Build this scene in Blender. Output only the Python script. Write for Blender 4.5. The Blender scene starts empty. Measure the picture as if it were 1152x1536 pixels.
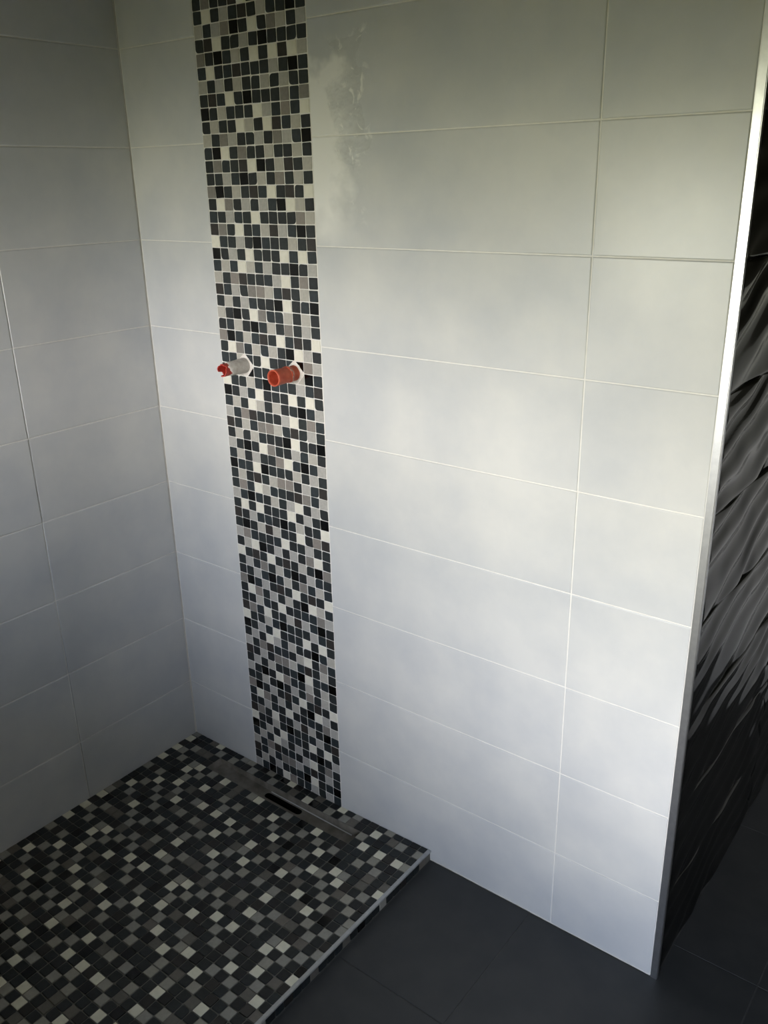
import bpy, bmesh, math, random
from mathutils import Matrix, Vector, noise

random.seed(7)
scene = bpy.context.scene
COL = scene.collection

# ------------------------------------------------------------------ camera
CAM = Vector((1.77131, -1.34962, 1.52101))
YAW, PITCH, ROLL = 0.665272, 1.207075, -0.021144
FPX = 1308.997
cd = bpy.data.cameras.new('camera')
cd.sensor_fit = 'VERTICAL'
cd.sensor_height = 36.0
cd.lens = 36.0 * FPX / 1536.0
cd.clip_start = 0.02
cam = bpy.data.objects.new('camera', cd)
COL.objects.link(cam)
CAM_ROT = Matrix.Rotation(YAW, 3, 'Z') @ Matrix.Rotation(PITCH, 3, 'X') @ Matrix.Rotation(ROLL, 3, 'Z')
cam.matrix_world = Matrix.Translation(CAM) @ CAM_ROT.to_4x4()
scene.camera = cam

# ------------------------------------------------------------------ view, world, daylight
vs = scene.view_settings
vs.view_transform = 'Standard'
vs.look = 'None'
vs.gamma = 1.0
vs.use_curve_mapping = False
vs.exposure = 0.0
scene.display_settings.display_device = 'sRGB'

# room and window measures
FRONT_Y = -1.70          # inner face of the wall with the window
REVEAL = 0.54            # thickness of that wall
WINS = [(0.30, 0.97, 1.10, 1.515), (1.43, 2.00, 0.47, 1.18)]   # x0, x1, z0, z1 per opening; second added to light the lower right wall
ROOM_X = 2.75
REAR_Y = 1.35
CEIL_Z = 2.42
FLOOR_Z = 0.009

world = bpy.data.worlds.new('sky')
scene.world = world
world.use_nodes = True
nt = world.node_tree
nt.nodes.clear()
tc = nt.nodes.new('ShaderNodeTexCoord')
sp = nt.nodes.new('ShaderNodeSeparateXYZ')
mr = nt.nodes.new('ShaderNodeMapRange')
mr.inputs['From Min'].default_value = -1.0
mr.inputs['From Max'].default_value = 1.0
cr = nt.nodes.new('ShaderNodeValToRGB')
bgn = nt.nodes.new('ShaderNodeBackground')
wo = nt.nodes.new('ShaderNodeOutputWorld')
nt.links.new(tc.outputs['Generated'], sp.inputs[0])
nt.links.new(sp.outputs['Z'], mr.inputs['Value'])
nt.links.new(mr.outputs[0], cr.inputs[0])
nt.links.new(cr.outputs[0], bgn.inputs[0])
nt.links.new(bgn.outputs[0], wo.inputs[0])
# dull olive ground, bright hazy horizon, clear blue overhead
stops = [(0.0, (0.06, 0.06, 0.02)), (0.396, (0.11, 0.108, 0.04)), (0.4651, (0.5, 0.5, 0.38)), (0.5262, (1.08, 1.06, 1.05)), (0.5868, (1.1, 1.08, 1.04)), (0.6545, (0.68, 0.74, 0.86)), (0.7347, (0.36, 0.47, 0.69)), (0.8536, (0.33, 0.49, 0.85)), (1.0, (0.25, 0.42, 0.8))]
el = cr.color_ramp.elements
while len(el) > 1:
    el.remove(el[-1])
el[0].position = stops[0][0]; el[0].color = (*stops[0][1], 1)
for pos, c in stops[1:]:
    e = el.new(pos); e.color = (*c, 1)
bgn.inputs[1].default_value = 52.0

def portal(name, loc, rot, w, h):
    ld = bpy.data.lights.new(name, 'AREA')
    ld.shape = 'RECTANGLE'; ld.size = w; ld.size_y = h
    ld.cycles.is_portal = True
    o = bpy.data.objects.new(name, ld)
    o.location = loc; o.rotation_euler = rot
    COL.objects.link(o)
    return o
for WIN in WINS:
    portal('daylight_portal', ((WIN[0]+WIN[1])/2, FRONT_Y-REVEAL, (WIN[2]+WIN[3])/2), (math.radians(90), 0, 0), WIN[1]-WIN[0], WIN[3]-WIN[2])

# ------------------------------------------------------------------ materials
def lin(c):
    return tuple(((v/255)/12.92 if v/255 <= 0.04045 else ((v/255+0.055)/1.055)**2.4) for v in c)

def mat(name, c1, c2=None, rough=0.5, scale=8.0, detail=4.0, bump=0.0, bump_scale=40.0, metallic=0.0, spec=0.5, lo=0.35, hi=0.65, coat=0.0, coords='Object', rough_var=0.0, coat_rough=0.05):
    m = bpy.data.materials.new(name)
    m.use_nodes = True
    n = m.node_tree.nodes; l = m.node_tree.links
    b = n['Principled BSDF']
    b.inputs['Roughness'].default_value = rough
    b.inputs['Metallic'].default_value = metallic
    b.inputs['Specular IOR Level'].default_value = spec
    b.inputs['Coat Weight'].default_value = coat
    b.inputs['Coat Roughness'].default_value = coat_rough
    t = n.new('ShaderNodeTexCoord')
    if coords == 'World':
        g = n.new('ShaderNodeNewGeometry'); src = g.outputs['Position']
    else:
        src = t.outputs['Object']
    a1 = lin(c1); a2 = lin(c2 if c2 else c1)
    nz = n.new('ShaderNodeTexNoise')
    nz.inputs['Scale'].default_value = scale
    nz.inputs['Detail'].default_value = detail
    nz.inputs['Roughness'].default_value = 0.55
    l.new(src, nz.inputs['Vector'])
    r = n.new('ShaderNodeValToRGB')
    r.color_ramp.elements[0].position = lo; r.color_ramp.elements[0].color = (*a1, 1)
    r.color_ramp.elements[1].position = hi; r.color_ramp.elements[1].color = (*a2, 1)
    l.new(nz.outputs['Fac'], r.inputs[0])
    l.new(r.outputs[0], b.inputs['Base Color'])
    if rough_var:
        q = n.new('ShaderNodeMapRange')
        q.inputs['To Min'].default_value = rough - rough_var; q.inputs['To Max'].default_value = rough + rough_var
        l.new(nz.outputs['Fac'], q.inputs['Value']); l.new(q.outputs[0], b.inputs['Roughness'])
    if bump:
        nb = n.new('ShaderNodeTexNoise')
        nb.inputs['Scale'].default_value = bump_scale
        nb.inputs['Detail'].default_value = 3.0
        l.new(src, nb.inputs['Vector'])
        bp = n.new('ShaderNodeBump')
        bp.inputs['Strength'].default_value = bump
        bp.inputs['Distance'].default_value = 0.002
        l.new(nb.outputs['Fac'], bp.inputs['Height'])
        l.new(bp.outputs[0], b.inputs['Normal'])
    return m

M = {}
M['tile'] = mat('pale grey glazed tile', (203, 205, 207), (219, 219, 217), rough=0.32, scale=5.5, detail=6, bump=0.05, bump_scale=22, coords='World')
M['grout'] = mat('white wall grout', (233, 231, 226), (241, 239, 234), rough=0.7, scale=60, coords='World')
M['grout_floor'] = mat('grey floor grout', (108, 107, 100), (122, 120, 112), rough=0.85, scale=50, coords='World')
M['grout_dark'] = mat('dark joint', (70, 70, 68), (82, 82, 79), rough=0.85, scale=60, coords='World')
M['floor'] = mat('anthracite floor tile', (52, 54, 55), (60, 61, 61), rough=0.55, scale=14, detail=8, bump=0.08, bump_scale=120, coords='World')
M['relief'] = mat('black glossy relief tile', (20, 21, 21), (26, 27, 27), rough=0.12, scale=20, coords='World')
M['trim'] = mat('brushed aluminium', (215, 216, 218), (225, 226, 227), rough=0.34, scale=90, metallic=1.0, coords='World')
M['trim2'] = mat('satin aluminium edge', (186, 189, 190), (198, 200, 201), rough=0.45, scale=90, metallic=0.8, coords='World')
M['steel'] = mat('dirty stainless steel', (120, 115, 106), (160, 154, 144), rough=0.45, scale=25, detail=6, metallic=0.35, coords='World')
M['black_hole'] = mat('drain outlet black', (10, 10, 10), (14, 14, 14), rough=0.7)
M['paint'] = mat('grey cement render', (92, 90, 86), (100, 98, 94), rough=0.8, scale=4, coords='World')
M['ceil'] = mat('bare plasterboard ceiling', (150, 148, 138), (158, 156, 146), rough=0.9, scale=4, coords='World')
M['frame'] = mat('white window frame', (225, 225, 222), (232, 232, 230), rough=0.4, scale=30)
M['red'] = mat('orange red plastic', (196, 82, 58), (216, 106, 78), rough=0.45, scale=70, detail=5)
M['red2'] = mat('bright red plastic', (200, 60, 52), (214, 84, 72), rough=0.4, scale=60, detail=4)
M['smear'] = mat('thin grout smear on red plastic', (196, 120, 100), (222, 200, 186), rough=0.8, scale=140, detail=5)
M['plaster'] = mat('white plaster smear', (224, 216, 208), (244, 240, 234), rough=0.85, scale=120, detail=6, bump=0.15, bump_scale=200)

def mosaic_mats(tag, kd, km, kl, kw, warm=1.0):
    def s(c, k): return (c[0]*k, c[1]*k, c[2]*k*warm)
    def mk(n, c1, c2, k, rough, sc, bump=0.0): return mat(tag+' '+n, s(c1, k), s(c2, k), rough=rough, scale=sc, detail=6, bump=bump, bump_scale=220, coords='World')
    return {
        'D': [mk('slate blue grey', (46, 54, 58), (57, 65, 69), kd, 0.5, 110, 0.25), mk('slate charcoal', (40, 44, 46), (50, 54, 56), kd, 0.5, 130, 0.25), mk('slate grey', (45, 51, 53), (55, 61, 62), kd, 0.48, 120, 0.25)],
        'B': [mk('dark brown stone', (56, 52, 50), (66, 62, 59), kd, 0.45, 120)],
        'K': [mat(tag+' black glass', (6, 6, 6), (8, 8, 8), rough=0.15, scale=50, coords='World')],
        'M': [mk('taupe stone', (132, 128, 123), (144, 139, 133), km, 0.4, 150), mk('taupe stone warm', (142, 135, 129), (152, 145, 138), km, 0.4, 150)],
        'L': [mk('light grey stone', (182, 178, 170), (192, 188, 179), kl, 0.4, 150), mk('light grey stone cool', (174, 172, 167), (186, 183, 178), kl, 0.4, 150)],
        'W': [mk('cream marble', (231, 227, 213), (239, 235, 222), kw, 0.35, 90)],
    }
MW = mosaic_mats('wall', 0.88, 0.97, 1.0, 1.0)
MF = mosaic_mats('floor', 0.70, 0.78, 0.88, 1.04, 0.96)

# ------------------------------------------------------------------ helpers
def link(o, parent=None, **props):
    COL.objects.link(o)
    if parent is not None:
        o.parent = parent
    for k, v in props.items():
        o[k] = v
    return o

def obj(name, bm, material, parent=None, smooth=False, **props):
    me = bpy.data.meshes.new(name)
    bmesh.ops.recalc_face_normals(bm, faces=bm.faces)
    bm.to_mesh(me); bm.free()
    for m in (material if isinstance(material, (list, tuple)) else [material]):
        me.materials.append(m)
    if smooth:
        for p in me.polygons: p.use_smooth = True
    return link(bpy.data.objects.new(name, me), parent, **props)

def box(bm, x0, x1, y0, y1, z0, z1, mi=0):
    v = [bm.verts.new((x, y, z)) for x in (x0, x1) for y in (y0, y1) for z in (z0, z1)]
    for f in ((0, 1, 3, 2), (4, 6, 7, 5), (0, 4, 5, 1), (2, 3, 7, 6), (0, 2, 6, 4), (1, 5, 7, 3)):
        bm.faces.new([v[i] for i in f]).material_index = mi
    return v

def empty(name, loc=(0, 0, 0), **props):
    o = bpy.data.objects.new(name, None)
    o.location = loc
    o.empty_display_size = 0.05
    return link(o, None, **props)

def slab_mesh(name, w, h, t, bev, edge=0.0):
    """tile lying in local XY (centre origin), face at z=t, bevelled face edge"""
    bm = bmesh.new()
    def ring(z, ins):
        return [bm.verts.new((sx*(w/2-ins), sy*(h/2-ins), z)) for sx, sy in ((-1, -1), (1, -1), (1, 1), (-1, 1))]
    r0 = ring(0, edge); r1 = ring(t-bev*0.7, 0); r2 = ring(t-bev*0.2, bev*0.45); r3 = ring(t, bev)
    for a, b in ((r0, r1), (r1, r2), (r2, r3)):
        for i in range(4):
            bm.faces.new((a[i], a[(i+1) % 4], b[(i+1) % 4], b[i]))
    bm.faces.new(r3); bm.faces.new(r0[::-1])
    bmesh.ops.recalc_face_normals(bm, faces=bm.faces)
    me = bpy.data.meshes.new(name); bm.to_mesh(me); bm.free()
    return me

_slabs = {}
def slab(name, w, h, t, bev, material):
    key = (name, round(w, 4), round(h, 4), t, bev, material.name)
    if key not in _slabs:
        me = slab_mesh(name, w, h, t, bev); me.materials.append(material); _slabs[key] = me
    return _slabs[key]

def place(name, me, m4, parent=None, **props):
    o = bpy.data.objects.new(name, me)
    link(o, parent, **props)
    o.matrix_world = m4
    return o

def frame4(origin, ux, uy, un):
    return Matrix(((ux[0], uy[0], un[0], origin[0]), (ux[1], uy[1], un[1], origin[1]), (ux[2], uy[2], un[2], origin[2]), (0, 0, 0, 1)))

def project(P):
    d = CAM_ROT.transposed() @ (Vector(P) - CAM)
    if d.z >= -0.01: return None
    return (576 + FPX*d.x/-d.z, 768 - FPX*d.y/-d.z)

def inview(P, mrg=8):
    q = project(P)
    return q is not None and -mrg <= q[0] <= 1152+mrg and -mrg <= q[1] <= 1536+mrg

def area(cs):
    q = [project(c) for c in cs]
    if any(v is None for v in q): return 0
    return abs(sum(q[i][0]*q[(i+1) % 4][1]-q[(i+1) % 4][0]*q[i][1] for i in range(4)))/2

# ------------------------------------------------------------------ room shell
JT = 0.0015      # tile face stands this far proud of the grout
GAP = 0.0022
ROWS = 12
ZR = [FLOOR_Z+0.0012] + [0.2*i for i in range(1, ROWS)] + [CEIL_Z]

# wall behind the shower, and its return
bm = bmesh.new(); box(bm, 0.0, 1.372, JT, 0.12, FLOOR_Z-0.009, CEIL_Z)
wall_back = obj('wall_back', bm, M['grout'], kind='structure', label='pale grey tiled shower wall with a black and white mosaic strip', category='wall')
bm = bmesh.new(); box(bm, -0.12, -JT, FRONT_Y-REVEAL, 0.12, FLOOR_Z-0.009, CEIL_Z)
wall_left = obj('wall_left', bm, M['grout'], kind='structure', label='darker lit side wall of wide pale grey tiles beside the shower base', category='wall')
RX = 1.3835      # face of the black relief tiles
bm = bmesh.new(); box(bm, 1.3722, 1.3752, 0.006, REAR_Y, FLOOR_Z-0.009, CEIL_Z)
wall_right = obj('wall_right', bm, M['grout_dark'], kind='structure', label='end wall of glossy black rippled tiles behind the metal corner trim', category='wall')

# pale wall tiles -----------------------------------------------------------
rt = random.Random(3)
def wall_tile_on(parent, plane, a0, a1, z0, z1, tilt=0.004, lip=0.0004, material=None):
    w = a1-a0-GAP; h = z1-z0-GAP
    me = slab('wall_tile', w, h, JT+0.0004, 0.0016, material or M['tile'])
    l = rt.uniform(-lip, lip*0.6)
    tx, ty = rt.uniform(-tilt, tilt), rt.uniform(-tilt*0.6, tilt*0.6)
    c = (a0+a1)/2; zc = (z0+z1)/2
    if plane == 'back':
        n = Vector((tx*0.4, -1, ty)).normalized(); ux = Vector((1, 0, 0)); o = Vector((c, JT+0.0004+l, zc))
    else:
        n = Vector((1, tx*0.4, ty)).normalized(); ux = Vector((0, 1, 0)); o = Vector((-JT-0.0004-l, c, zc))
    ux = (ux - n*ux.dot(n)).normalized(); uy = n.cross(ux)
    return place('wall_tile', me, frame4(o, ux, uy, n), parent)

def sheen_material():
    m = M['tile'].copy(); m.name = 'pale grey glazed tile with residue and painted sheen'
    n = m.node_tree.nodes; l = m.node_tree.links
    b = n['Principled BSDF']; bump = [q for q in n if q.type == 'BUMP'][0]
    ramp = [q for q in n if q.type == 'VALTORGB'][0]
    g = [q for q in n if q.type == 'NEW_GEOMETRY'][0]
    def math_(op, a, b_=None, clamp=False):
        q = n.new('ShaderNodeMath'); q.operation = op; q.use_clamp = clamp
        for i, v in enumerate((a, b_)):
            if v is None: continue
            if isinstance(v, (int, float)): q.inputs[i].default_value = v
            else: l.new(v, q.inputs[i])
        return q.outputs[0]
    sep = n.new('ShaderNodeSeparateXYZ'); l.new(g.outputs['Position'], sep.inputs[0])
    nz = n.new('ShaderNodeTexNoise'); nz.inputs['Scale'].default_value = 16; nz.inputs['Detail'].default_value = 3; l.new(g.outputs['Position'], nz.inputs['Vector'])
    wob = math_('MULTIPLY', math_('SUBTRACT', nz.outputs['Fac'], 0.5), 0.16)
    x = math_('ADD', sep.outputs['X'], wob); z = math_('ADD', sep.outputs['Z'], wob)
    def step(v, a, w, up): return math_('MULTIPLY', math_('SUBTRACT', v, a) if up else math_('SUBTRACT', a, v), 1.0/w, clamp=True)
    sheen_mask = math_('MULTIPLY', step(x, 0.655, 0.05, False), math_('MULTIPLY', step(z, 1.735, 0.03, False), step(z, 1.37, 0.10, True)))  # window reflection painted into the tile colour as a paler band
    glint_lump = math_('MULTIPLY', math_('MULTIPLY', step(x, 0.60, 0.02, True), step(x, 0.705, 0.03, False)), math_('MULTIPLY', step(z, 1.79, 0.03, False), step(z, 1.40, 0.20, True)))  # sparkles whitened into the colour over residue bumps
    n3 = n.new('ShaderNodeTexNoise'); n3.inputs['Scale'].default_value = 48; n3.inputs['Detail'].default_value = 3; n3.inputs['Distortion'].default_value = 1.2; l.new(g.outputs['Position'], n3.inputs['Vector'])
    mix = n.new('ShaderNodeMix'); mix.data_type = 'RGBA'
    l.new(math_('MAXIMUM', math_('MULTIPLY', sheen_mask, 0.9), math_('MULTIPLY', glint_lump, math_('MULTIPLY', math_('SUBTRACT', n3.outputs['Fac'], 0.56), 7.0, clamp=True))), mix.inputs['Factor']); l.new(ramp.outputs[0], mix.inputs['A']); mix.inputs['B'].default_value = (*lin((250, 249, 246)), 1)
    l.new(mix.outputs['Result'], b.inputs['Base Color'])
    l.new(math_('SUBTRACT', 0.32, math_('MULTIPLY', glint_lump, 0.06)), b.inputs['Roughness'])
    n2 = n.new('ShaderNodeTexNoise'); n2.inputs['Scale'].default_value = 55; n2.inputs['Detail'].default_value = 2; l.new(g.outputs['Position'], n2.inputs['Vector'])
    b2 = n.new('ShaderNodeBump'); b2.inputs['Distance'].default_value = 0.004
    l.new(math_('MULTIPLY', glint_lump, 1.0), b2.inputs['Strength']); l.new(n2.outputs['Fac'], b2.inputs['Height']); l.new(bump.outputs[0], b2.inputs['Normal'])
    l.new(b2.outputs[0], b.inputs['Normal'])
    return m
M['tile_sheen'] = sheen_material()

XL, XR, XA, XE = 0.2484, 0.5548, 1.1464, 1.3697
for i in range(ROWS):
    for a0, a1 in ((0.002, XL), (XR, XA), (XA, XE)):
        wall_tile_on(wall_back, 'back', a0, a1, ZR[i], ZR[i+1], material=M['tile_sheen'] if a0 == XR and i in (7, 8) else None)
    for a0, a1 in ((-0.3628, -0.001), (-0.9528, -0.3628), (-1.5428, -0.9528)):
        wall_tile_on(wall_left, 'left', a0, a1, ZR[i], ZR[i+1])

# ------------------------------------------------------------------ mosaic
SHEET = """DDLDKDLDMDLD
MKDLDBDWDBDW
DWMDLDLDKWLD
DDLDDWDDDDML
BMDWDDLBLDKD
WDDLDKDDDLDB
KDLDWDDDWDWD
DLDWLDLDDKDL
LDMBDDDLWDMD
BDLDMMLDBDLD
DLDLDDDKWDDK
LDKDWMDDLDLD""".split()
def rot90(s, k):
    s = [list(r) for r in s]
    for _ in range(k % 4):
        s = [[s[r][c] for r in range(12)] for c in range(11, -1, -1)]
    return s
SH = [rot90(SHEET, k) for k in range(4)]

def chip_bm(bm, code, variant, size, t, M4=None, mi=0):
    """one mosaic chip: prism with (for slate) worn round corners and a small bevel"""
    rv = random.Random(variant*31+ord(code))
    h = size/2
    if code == 'D':
        rad = [rv.uniform(0.0009, 0.0030) if rv.random() < 0.78 else rv.uniform(0.004, 0.0075) for _ in range(4)]; n = 3; bev = 0.0009
    else:
        rad = [0.0007]*4; n = 1; bev = 0.0005
    pts = []
    for k, (sx, sy, a0) in enumerate(((1, 1, 0), (-1, 1, 90), (-1, -1, 180), (1, -1, 270))):
        r = rad[k]
        jx = rv.uniform(-0.0004, 0.0004); jy = rv.uniform(-0.0004, 0.0004)
        cx, cy = sx*(h-r)+jx, sy*(h-r)+jy
        for q in range(n+1):
            a = math.radians(a0+90*q/n)
            pts.append((cx+r*math.cos(a), cy+r*math.sin(a)))
    def P(x, y, z):
        v = Vector((x, y, z))
        return bm.verts.new(M4 @ v if M4 else v)
    k = 1-bev/h
    r0 = [P(x, y, 0) for x, y in pts]; r1 = [P(x, y, t-bev) for x, y in pts]; r2 = [P(x*k, y*k, t) for x, y in pts]
    N = len(pts)
    for a, b in ((r0, r1), (r1, r2)):
        for i in range(N):
            bm.faces.new((a[i], a[(i+1) % N], b[(i+1) % N], b[i])).material_index = mi
    bm.faces.new(r2).material_index = mi

_chips = {}
def chip(code, variant, size, t, material):
    key = (code, variant, size, t, material.name)
    if key not in _chips:
        bm = bmesh.new(); chip_bm(bm, code, variant, size, t)
        bmesh.ops.recalc_face_normals(bm, faces=bm.faces)
        me = bpy.data.meshes.new('mosaic_tile'); bm.to_mesh(me); bm.free(); me.materials.append(material)
        _chips[key] = me
    return _chips[key]

def lay_mosaic(cells, parent, mats, size, t, rng, limit=300, far_name='mosaic_field'):
    """cells: (score, code, matrix); the largest in the picture become objects, the rest one mesh"""
    cells.sort(key=lambda c: -c[0])
    flat = []; idx = {}
    for code in mats:
        for j, m in enumerate(mats[code]): idx[(code, j)] = len(flat); flat.append(m)
    for s, code, m4 in cells[:limit]:
        j = rng.randrange(len(mats[code])); v = rng.randrange(10 if code == 'D' else 2)
        place('mosaic_tile', chip(code, v, size, t, mats[code][j]), m4, parent)
    if len(cells) > limit:
        bm = bmesh.new()
        for s, code, m4 in cells[limit:]:
            j = rng.randrange(len(mats[code])); v = rng.randrange(10 if code == 'D' else 2)
            chip_bm(bm, code, v, size, t, m4, idx[(code, j)])
        o = obj(far_name, bm, flat, parent)
        o['kind'] = 'stuff'
        return o

# wall strip
PX = (XR-XL)/12; PZ = 0.02522; Z0 = 1.831
bm = bmesh.new(); box(bm, XL-0.0015, XR+0.0015, 0.0009, JT+0.0001, 0.02, CEIL_Z)
strip = obj('mosaic_strip', bm, M['grout'], wall_back, label='vertical strip of small black, grey and cream mosaic tiles')
order = {-36: 0, -24: 0, -12: 1, 0: 1, 12: 0, 24: 0, 36: 2, 48: 0, 60: 0}
HOLES = {(27, 2), (27, 3), (28, 2), (28, 3), (27, 8), (27, 9), (28, 8), (28, 9)}
rg = random.Random(11)
cells = []
CH_W, CH_T = 0.0233, 0.0018
for r in range(-23, 72):
    base = (r//12)*12
    for c in range(12):
        if (r, c) in HOLES: continue
        code = SH[order[base]][r-base][c]
        x = XL+PX*(c+0.5)+rg.uniform(-0.0003, 0.0003); z = Z0-PZ*r+rg.uniform(-0.0003, 0.0003)
        if z > CEIL_Z-0.012: continue
        tl = 0.012 if code in 'DB' else 0.004
        n = Vector((rg.uniform(-tl, tl), -1, rg.uniform(-tl, tl))).normalized()
        ro = rg.uniform(-0.02, 0.02)
        ux = Vector((math.cos(ro), 0, math.sin(ro))); ux = (ux-n*ux.dot(n)).normalized(); uy = n.cross(ux)
        m4 = frame4(Vector((x, 0.0009+rg.uniform(0, 0.0003), z)), ux, uy, n)
        if code == 'D' and rg.random() < 0.5:
            m4 = m4 @ Matrix.Rotation(math.pi/2*rg.randrange(4), 4, 'Z')
        hs = 0.0115
        s = area([(x-hs, 0, z-hs), (x+hs, 0, z-hs), (x+hs, 0, z+hs), (x-hs, 0, z+hs)]) if inview((x, 0, z)) else 0
        cells.append((s, code, m4))
lay_mosaic(cells, strip, MW, CH_W, CH_T, rg)

# chips cut to triangles around the two pipe holes
def tri_chip(pts, material):
    bm = bmesh.new()
    b = [bm.verts.new((x, 0.0009, z)) for x, z in pts]; t = [bm.verts.new((x, -0.0009, z)) for x, z in pts]
    bm.faces.new(t); bm.faces.new(b[::-1])
    for i in range(len(pts)): bm.faces.new((b[i], b[(i+1) % len(pts)], t[(i+1) % len(pts)], t[i]))
    obj('cut_tile', bm, material, strip)
def cell_rect(r, c):
    x = XL+PX*(c+0.5); z = Z0-PZ*r; h = 0.0115
    return x-h, x+h, z-h, z+h
for c0, codes in ((2, 'LDLK'), (8, 'DKLL')):
    a = cell_rect(27, c0); tri_chip([(a[0], a[3]), (a[1]-0.004, a[3]), (a[0], a[2]+0.006)], MW[codes[0]][0])
    a = cell_rect(27, c0+1); tri_chip([(a[1], a[3]), (a[0]+0.003, a[3]), (a[1], a[2]+0.003)], MW[codes[1]][0])
    a = cell_rect(28, c0); tri_chip([(a[0], a[2]), (a[1]-0.004, a[2]), (a[0], a[3]-0.005)], MW[codes[2]][0])
    a = cell_rect(28, c0+1); tri_chip([(a[1], a[2]), (a[0]+0.006, a[2]), (a[1], a[3]-0.004)], MW[codes[3]][0])

# ------------------------------------------------------------------ pipes
def lathe(bm, prof, n=28, jag=None, mi=0):
    """prof: (r, y) about the local Y axis"""
    rings = []
    for k, (r, y) in enumerate(prof):
        ring = []
        for i in range(n):
            a = 2*math.pi*i/n
            yy = y + (jag(i/n) if jag and k in jag.rows else 0)
            ring.append(bm.verts.new((r*math.cos(a), yy, r*math.sin(a))))
        rings.append(ring)
    for a, b in zip(rings, rings[1:]):
        for i in range(n):
            bm.faces.new((a[i], a[(i+1) % n], b[(i+1) % n], b[i])).material_index = mi
    return rings

PIPE_Z = Z0-PZ*27.5
# clean ribbed pipe
pipe_b = empty('plastic_pipe', (XL+PX*9, 0, PIPE_Z), label='clean orange red plastic pipe stub with a round open mouth and raised collar', category='pipe', group='water pipe stubs in the mosaic strip')
bm = bmesh.new()
R = 0.0165
lathe(bm, [(R, 0.02), (R, -0.012), (R-0.0006, -0.013), (R-0.0006, -0.019), (R, -0.02), (R, -0.028), (R+0.0005, -0.046), (R+0.001, -0.062), (R+0.0012, -0.067), (R-0.0010, -0.0675), (R-0.0022, -0.064), (R-0.0026, -0.05), (R-0.003, -0.01), (0.0005, -0.009)], n=36)
tube_b = obj('tube', bm, M['red'], pipe_b, smooth=True)
bm = bmesh.new()
lathe(bm, [(R+0.0001, -0.020), (R+0.0012, -0.0205), (R+0.0014, -0.0235), (R+0.0010, -0.027), (R+0.0001, -0.0275)], n=36)
obj('collar', bm, M['red'], tube_b, smooth=True)
bm = bmesh.new()         # ragged ring of dried grout
NQ = 30; lo, hi = [], []
for i in range(NQ+1):
    a = -0.9+3.6*i/NQ; nz1 = noise.noise(Vector((i*0.37, 1.7, 0))); nz2 = noise.noise(Vector((i*0.41, 9.2, 0)))
    e = min(1.0, min(i, NQ-i)/4)
    lo.append(bm.verts.new(((R+0.0018)*math.cos(a), -0.0215+0.004*nz1*e, (R+0.0018)*math.sin(a))))
    hi.append(bm.verts.new(((R+0.0018)*math.cos(a), -0.0215-(0.0045+0.005*nz2)*e-0.0002, (R+0.0018)*math.sin(a))))
for i in range(NQ): bm.faces.new((lo[i], lo[i+1], hi[i+1], hi[i]))
obj('grout_fleck', bm, M['smear'], tube_b, label='dried grout smeared around the pipe')
bm = bmesh.new()
lathe(bm, [(0.0246, 0.0004), (0.0215, -0.0006), (0.0185, -0.0018), (0.0172, -0.0035), (0.0166, -0.0036)], n=20)
for v in bm.verts:
    d = noise.noise(Vector((v.co.x*90, v.co.y*60, v.co.z*90)))
    v.co.x *= 1+0.10*d; v.co.z *= 1+0.10*d
obj('plaster_collar', bm, M['plaster'], pipe_b)
# smeared pipe with a broken red end
pipe_a = empty('plastic_pipe', (XL+PX*3, 0, PIPE_Z), label='plaster smeared pipe stub with a broken bright red plastic mouth', category='pipe', group='water pipe stubs in the mosaic strip')
class Jag:
    rows = (1, 2)
    def __call__(self, t):
        return 0.0025*noise.noise(Vector((t*23, 3.1, 0))) + (0.011 if 0.56 < t < 0.68 else 0) + (0.006 if 0.30 < t < 0.40 else 0) + (0.004 if 0.05 < t < 0.13 else 0)
bm = bmesh.new()
R = 0.0142
lathe(bm, [(R, 0.0), (R, -0.071), (R-0.002, -0.071), (R-0.0024, -0.05), (R-0.0028, -0.02), (0.0005, -0.019)], n=40, jag=Jag())
tube_a = obj('tube', bm, M['red2'], pipe_a, smooth=False)
bm = bmesh.new()
rr = lathe(bm, [(R+0.0030, 0.0004), (R+0.0026, -0.012), (R+0.0018, -0.025), (R+0.0016, -0.038), (R+0.0013, -0.050), (R+0.0008, -0.0575), (R-0.0001, -0.0585)], n=40)
for v in bm.verts:
    d = noise.noise(v.co*140); v.co.x *= 1+0.05*d; v.co.z *= 1+0.05*d
    if v.co.y < -0.045: v.co.y += 0.008*noise.noise(Vector((v.co.x*200, 0, v.co.z*200)))+0.004*(v.co.z < -0.006)
obj('plaster_coat', bm, M['plaster'], pipe_a, smooth=True)
bm = bmesh.new()
lathe(bm, [(0.0246, 0.0004), (0.021, -0.0008), (0.0180, -0.002), (0.0166, -0.003)], n=20)
for v in bm.verts:
    d = noise.noise(Vector((v.co.x*80+5, v.co.y*60, v.co.z*80))); v.co.x *= 1+0.10*d; v.co.z *= 1+0.10*d
obj('plaster_collar', bm, M['plaster'], pipe_a)

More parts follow.
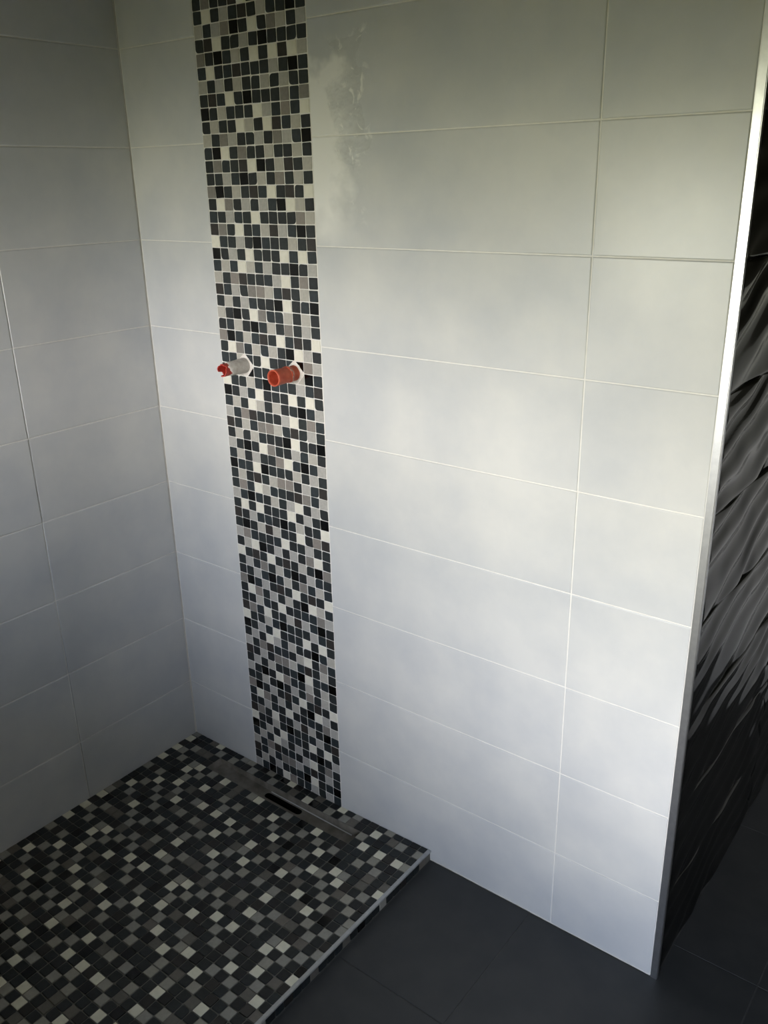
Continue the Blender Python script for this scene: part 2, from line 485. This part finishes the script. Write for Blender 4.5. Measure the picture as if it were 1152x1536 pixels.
# ------------------------------------------------------------------ shower base
PF = 0.02515; NX = 33
def zt(x): return 0.0285 + max(0.0, (x-0.5)/0.33)*0.0095
TRAY_X = 0.829; TRAY_Y = -1.30
DX0, DX1, DY0, DY1, DZ = 6*PF, 26*PF, -0.0438, -0.0942, 0.0105
tray = empty('shower_base', (0.41, -0.6, FLOOR_Z), label='raised shower base paved with black, grey and cream mosaic', category='shower base')
T0 = Matrix.Translation((-0.41, 0.6, -FLOOR_Z))     # parts keep world coordinates
def tray_part(o, parent=None):
    return o
bm = bmesh.new()
xs = [0.0, DX0, 0.5, DX1, TRAY_X]; ys = [0.001, DY0, DY1, TRAY_Y]
grid = {}
for i, x in enumerate(xs):
    for j, y in enumerate(ys): grid[i, j] = bm.verts.new((x, y, zt(x)-0.0012))
for i in range(4):
    for j in range(3):
        if j == 1 and i in (1, 2): continue
        bm.faces.new((grid[i, j], grid[i+1, j], grid[i+1, j+1], grid[i, j+1]))
low = {}
per = [(i, 0) for i in range(5)]+[(4, j) for j in (1, 2, 3)]+[(i, 3) for i in (3, 2, 1, 0)]+[(0, 2), (0, 1)]
for k in per: low[k] = bm.verts.new((xs[k[0]], ys[k[1]], -0.045))
for a, b in zip(per, per[1:]+per[:1]):
    bm.faces.new((grid[a], grid[b], low[b], low[a]))
bm.faces.new([low[k] for k in per])
base = obj('screed_base', bm, M['grout_floor'])
base.parent = tray; base.matrix_parent_inverse = T0

# floor mosaic sheets, turned as laid
lay = {(0, -3): 2, (0, 9): 3, (0, 21): 1, (12, -3): 2, (12, 9): 2, (12, 21): 2, (24, -3): 2, (24, 9): 1, (24, 21): 2, (36, -3): 2, (36, 9): 0, (36, 21): 3, (48, -3): 2, (48, 9): 1, (48, 21): 0}
cells = []
rf = random.Random(23)
for iy in range(0, 51):
    oy = (iy//12)*12
    for ix in range(0, NX):
        ox = -3 if ix < 9 else (9 if ix < 21 else 21)
        if iy in (2, 3) and 6 <= ix < 26: continue
        code = SH[lay[(oy, ox)]][iy-oy][ix-ox]
        x = PF*(ix+0.5)+rf.uniform(-0.0003, 0.0003); y = -PF*(iy+0.24)+rf.uniform(-0.0003, 0.0003)
        if y < TRAY_Y+0.013: continue
        sl = 0.0095/0.33 if x > 0.5 else 0.0
        n = Vector((-sl+rf.uniform(-0.006, 0.006), rf.uniform(-0.006, 0.006), 1)).normalized()
        ux = Vector((1, rf.uniform(-0.015, 0.015), 0)); ux = (ux-n*ux.dot(n)).normalized(); uy = n.cross(ux)
        m4 = frame4(Vector((x, y, zt(x)-0.0016)), ux, uy, n)
        if iy == 0:      # first course is cut along the wall
            m4 = m4 @ Matrix.Translation((0, -0.0028, 0)) @ Matrix.Diagonal((1, 0.72, 1, 1))
        if code == 'D' and iy:
            m4 = m4 @ Matrix.Rotation(math.pi/2*rf.randrange(4), 4, 'Z')
        hs = 0.0115
        s = area([(x-hs, y-hs, .03), (x+hs, y-hs, .03), (x+hs, y+hs, .03), (x-hs, y+hs, .03)]) if inview((x, y, .03)) else 0
        cells.append((s, code, m4))
# chips of the visible face below the metal edge
for k in range(51):
    y = -PF*(k+0.30); code = 'DMDDBDDLDDKDMDD'[k % 15]
    m4 = frame4(Vector((TRAY_X-0.0001, y, FLOOR_Z+0.0135)), Vector((0, 1, 0)), Vector((0, 0, 1)), Vector((1, 0, 0)))
    s = 30 if inview((TRAY_X, y, 0.02)) else 0
    if k > 0 and y > TRAY_Y+0.012: cells.append((s, code, m4))
n_before = set(bpy.data.objects.keys())
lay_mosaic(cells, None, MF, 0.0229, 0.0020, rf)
for k in list(bpy.data.objects.keys()):
    if k not in n_before:
        o = bpy.data.objects[k]; o.parent = tray; o.matrix_parent_inverse = T0

# metal edge of the base
bm = bmesh.new()
ET = zt(TRAY_X)+0.0006
box(bm, TRAY_X-0.006, TRAY_X+0.0045, TRAY_Y, -0.0015, ET-0.0045, ET)
bmesh.ops.bevel(bm, geom=[e for e in bm.edges if abs(e.verts[0].co.y-e.verts[1].co.y) > 0.1], offset=0.0012, segments=2, affect='EDGES')
o = obj('edge_trim', bm, M['trim2'], label='satin aluminium edging along the shower base'); o.parent = tray; o.matrix_parent_inverse = T0

# linear drain
bm = bmesh.new()
def loop(pts): return [bm.verts.new(p) for p in pts]
top = loop([(x, y, zt(x)-0.0016) for x, y in ((DX0-0.001, DY0+0.001), (0.5, DY0+0.001), (DX1+0.001, DY0+0.001), (DX1+0.001, DY1-0.001), (0.5, DY1-0.001), (DX0-0.001, DY1-0.001))])
ins = 0.003
bot_pts = [(DX0+0.012, DY0-ins, DZ+0.006), (DX1-ins, DY0-ins, DZ), (DX1-ins, DY1+ins, DZ), (DX0+0.012, DY1+ins, DZ+0.006)]
def zb(x): return DZ + 0.006*max(0, min(1, (0.33-x)/(0.33-DX0-0.012)))
sx0, sx1, syc, sr = 0.345, 0.472, -0.0635, 0.0095
sl_pts = []
for k in range(9): a = math.radians(90+180*k/8); sl_pts.append((sx0+sr+sr*math.cos(a), syc+sr*math.sin(a)))
for k in range(9): a = math.radians(-90+180*k/8); sl_pts.append((sx1-sr+sr*math.cos(a), syc+sr*math.sin(a)))
bot = loop([bot_pts[0], (0.33, DY0-ins, DZ), bot_pts[1], bot_pts[2], (0.33, DY1+ins, DZ), bot_pts[3]])
slot = loop([(x, y, DZ) for x, y in sl_pts])
es = [bm.edges.new((bot[i], bot[(i+1) % 6])) for i in range(6)] + [bm.edges.new((slot[i], slot[(i+1) % 18])) for i in range(18)]
bmesh.ops.triangle_fill(bm, use_beauty=True, edges=es)
bm.faces.new((top[0], top[1], bot[1], bot[0])); bm.faces.new((top[1], top[2], bot[2], bot[1])); bm.faces.new((top[2], top[3], bot[3], bot[2]))
bm.faces.new((top[3], top[4], bot[4], bot[3])); bm.faces.new((top[4], top[5], bot[5], bot[4])); bm.faces.new((top[5], top[0], bot[0], bot[5]))
dr = obj('drain_channel', bm, M['steel'], label='recessed steel drain channel along the wall'); dr.parent = tray; dr.matrix_parent_inverse = T0
bm = bmesh.new()
up = loop([(x, y, DZ) for x, y in sl_pts]); dn = loop([(x, y, DZ-0.03) for x, y in sl_pts])
for i in range(18): bm.faces.new((up[i], up[(i+1) % 18], dn[(i+1) % 18], dn[i]))
bm.faces.new(dn)
obj('outlet_slot', bm, M['black_hole'], dr, label='black rounded outlet slot')
bm = bmesh.new()
box(bm, 0.352, 0.628, DY0-ins-0.0030, DY0-ins-0.0006, DZ, DZ+0.0018)
obj('fold_rim', bm, M['frame'], dr, label='pale bent edge along the channel bottom')

# ------------------------------------------------------------------ dark room floor
bm = bmesh.new()
box(bm, TRAY_X+0.0001, ROOM_X, FRONT_Y, 0.0, FLOOR_Z-0.06, FLOOR_Z-0.0008)
box(bm, 1.3754, ROOM_X, 0.0, REAR_Y, FLOOR_Z-0.06, FLOOR_Z-0.0008)
box(bm, 0.0, TRAY_X+0.0001, FRONT_Y, TRAY_Y-0.002, FLOOR_Z-0.06, FLOOR_Z-0.0008)
floor = obj('floor', bm, M['grout_dark'], kind='structure', label='dark anthracite tiled bathroom floor with thin joints', category='floor')
FX = [TRAY_X+0.0025, 1.0975, 1.5495, 2.0015, 2.4535, ROOM_X]
FY = [-1.62, -1.245, -0.793, -0.341, 0.102, 0.554, 1.006, REAR_Y]
FG = 0.0024
for i in range(len(FX)-1):
    for j in range(len(FY)-1):
        x0, x1, y0, y1 = FX[i]+FG/2, FX[i+1]-FG/2, FY[j]+FG/2, FY[j+1]-FG/2
        parts = [(x0, x1, y0, y1)]
        if y1 > 0 and x0 < 1.384:
            parts = []
            if y0 < -0.005 and x1 > 1.385:      # notched around the end of the wall
                bm = bmesh.new()
                out = [(x0, y0), (x1, y0), (x1, y1), (1.3805, y1), (1.3805, -0.0025), (x0, -0.0025)]
                tp = [bm.verts.new((x, y, FLOOR_Z+0.0002)) for x, y in out]; bt = [bm.verts.new((x, y, FLOOR_Z-0.0014)) for x, y in out]
                bm.faces.new(tp); bm.faces.new(bt[::-1])
                for c in range(6): bm.faces.new((bt[c], bt[(c+1) % 6], tp[(c+1) % 6], tp[c]))
                obj('floor_tile', bm, M['floor'], floor)
            elif y0 < -0.005: parts.append((x0, x1, y0, -0.0005))
            elif x1 > 1.385: parts.append((1.3805, x1, y0, y1))
        for q in parts:
            place('floor_tile', slab('floor_tile', q[1]-q[0], q[3]-q[2], 0.0016, 0.0006, M['floor']), Matrix.Translation(((q[0]+q[1])/2, (q[2]+q[3])/2, FLOOR_Z-0.0014)), floor)
for j in range(2):
    place('floor_tile', slab('floor_tile', 0.40, 0.29, 0.0016, 0.0006, M['floor']), Matrix.Translation((0.21+0.41*j, -1.46, FLOOR_Z-0.0014)), floor)

# ------------------------------------------------------------------ black relief tiles on the return
def relief_tile(y0, y1, z0, z1, seed):
    nu, nv = 110, 44
    w, h = y1-y0-GAP, z1-z0-GAP
    verts, faces = [], []
    for j in range(nv+1):
        for i in range(nu+1):
            u = w*i/nu; v = h*j/nv
            Y = y0+GAP/2+u; Z = z0+GAP/2+v
            wob = 1.7*noise.noise(Vector((u*4+seed, v*7, 0.3)))+0.4*noise.noise(Vector((u*12, v*16+seed, 2.1)))
            amp = 0.6+0.4*min(1, max(0, 0.5+1.4*noise.noise(Vector((u*5, v*9, 4.0+seed)))))
            hh = 0.5+0.5*amp*math.sin(2*math.pi*(v-0.28*u)/0.072+2.4*wob+seed)
            e = min(u, w-u, v, h-v); k = max(0.0, min(1, e/0.0025))
            X = RX-0.0076+(0.0006+0.0074*hh)*(0.8+0.2*k**0.5)
            verts.append((X, Y, Z))
    for j in range(nv):
        for i in range(nu):
            a = j*(nu+1)+i
            faces.append((a, a+1, a+nu+2, a+nu+1))
    n0 = len(verts)
    rim = [i for i in range(nu+1)]+[(j*(nu+1)+nu) for j in range(1, nv+1)]+[nv*(nu+1)+i for i in range(nu-1, -1, -1)]+[j*(nu+1) for j in range(nv-1, 0, -1)]
    for r in rim: verts.append((1.3752, verts[r][1], verts[r][2]))
    for k in range(len(rim)):
        a, b = rim[k], rim[(k+1) % len(rim)]
        faces.append((b, a, n0+k, n0+(k+1) % len(rim)))
    me = bpy.data.meshes.new('relief_tile'); me.from_pydata(verts, [], faces); me.update()
    for p in me.polygons: p.use_smooth = True
    me.materials.append(M['relief'])
    return link(bpy.data.objects.new('relief_tile', me), wall_right)
for i in range(ROWS):
    for k, (a, b) in enumerate(((0.009, 0.60), (0.60, REAR_Y))):
        relief_tile(a, b, ZR[i], ZR[i+1], i*7.3+k*3.1)

# metal corner profile between the pale and the black tiles
bm = bmesh.new()
box(bm, XE+0.0005, RX+0.0005, -0.0022, 0.0075, FLOOR_Z, CEIL_Z)
bmesh.ops.bevel(bm, geom=[e for e in bm.edges if abs(e.verts[0].co.z-e.verts[1].co.z) > 1 and e.verts[0].co.y < 0], offset=0.0012, segments=3, affect='EDGES')
trim_1 = obj('trim_1', bm, M['trim'], kind='structure', label='narrow brushed aluminium corner profile at the end of the pale tiled wall', category='trim')

# ------------------------------------------------------------------ rest of the room
bm = bmesh.new(); box(bm, -0.12, ROOM_X+0.12, FRONT_Y-REVEAL, REAR_Y+0.12, CEIL_Z, CEIL_Z+0.1)
obj('ceiling', bm, M['ceil'], kind='structure', label='plain grey plasterboard ceiling', category='ceiling')
bm = bmesh.new()
fy0, fy1 = FRONT_Y-REVEAL, FRONT_Y
zb0 = FLOOR_Z-0.009
box(bm, 0.0, WINS[0][0], fy0, fy1, zb0, CEIL_Z); box(bm, WINS[0][1], WINS[1][0], fy0, fy1, zb0, CEIL_Z); box(bm, WINS[1][1], ROOM_X, fy0, fy1, zb0, CEIL_Z)
for w in WINS:
    box(bm, w[0], w[1], fy0, fy1, zb0, w[2]); box(bm, w[0], w[1], fy0, fy1, w[3], CEIL_Z)
obj('wall_front', bm, M['paint'], kind='structure', label='grey rendered wall with the window opening facing the shower', category='wall')
bm = bmesh.new(); box(bm, ROOM_X, ROOM_X+0.12, FRONT_Y-REVEAL, REAR_Y+0.12, FLOOR_Z-0.009, CEIL_Z)
obj('wall_far_right', bm, M['paint'], kind='structure', label='grey rendered side wall opposite the black rippled tiles', category='wall')
bm = bmesh.new(); box(bm, 1.3722, ROOM_X, REAR_Y, REAR_Y+0.12, FLOOR_Z-0.009, CEIL_Z)
wall_rear = obj('wall_rear', bm, M['paint'], kind='structure', label='grey rendered wall with a pale tiled dado past the black tiles', category='wall')
for i in range(6):
    for k in range(3):
        x0 = 1.392+0.45*k; x1 = min(x0+0.45, ROOM_X-0.002)
        me = slab('dado_tile', x1-x0-GAP, ZR[i+1]-ZR[i]-GAP, 0.004, 0.0012, M['tile'])
        place('dado_tile', me, frame4(Vector(((x0+x1)/2, REAR_Y, (ZR[i]+ZR[i+1])/2)), Vector((1, 0, 0)), Vector((0, 0, 1)), Vector((0, -1, 0))), wall_rear)
# window frames set in the outer part of the openings
for k, WIN in enumerate(WINS):
    win = empty('window_%d' % (k+1), ((WIN[0]+WIN[1])/2, fy0+0.04, WIN[2]), kind='structure', label=('wide white framed window opening opposite the shower wall', 'unseen low white framed opening added to light the lower right shower wall')[k], category='window')
    Wi = Matrix.Translation(win.location).inverted()
    for nm, b in (('frame_post', (WIN[0], WIN[0]+0.02, fy0+0.01, fy0+0.07, WIN[2], WIN[3])), ('frame_post', (WIN[1]-0.02, WIN[1], fy0+0.01, fy0+0.07, WIN[2], WIN[3])),
                  ('frame_rail', (WIN[0]+0.02, WIN[1]-0.02, fy0+0.01, fy0+0.07, WIN[3]-0.02, WIN[3])), ('frame_rail', (WIN[0]+0.02, WIN[1]-0.02, fy0+0.01, fy0+0.07, WIN[2], WIN[2]+0.02)),
                  ('window_sill', (WIN[0]+0.001, WIN[1]-0.001, fy0+0.071, fy1+0.02, WIN[2], WIN[2]+0.012))):
        bm = bmesh.new(); box(bm, *b)
        o = obj(nm, bm, M['frame'] if nm != 'window_sill' else M['paint'], win); o.matrix_parent_inverse = Wi
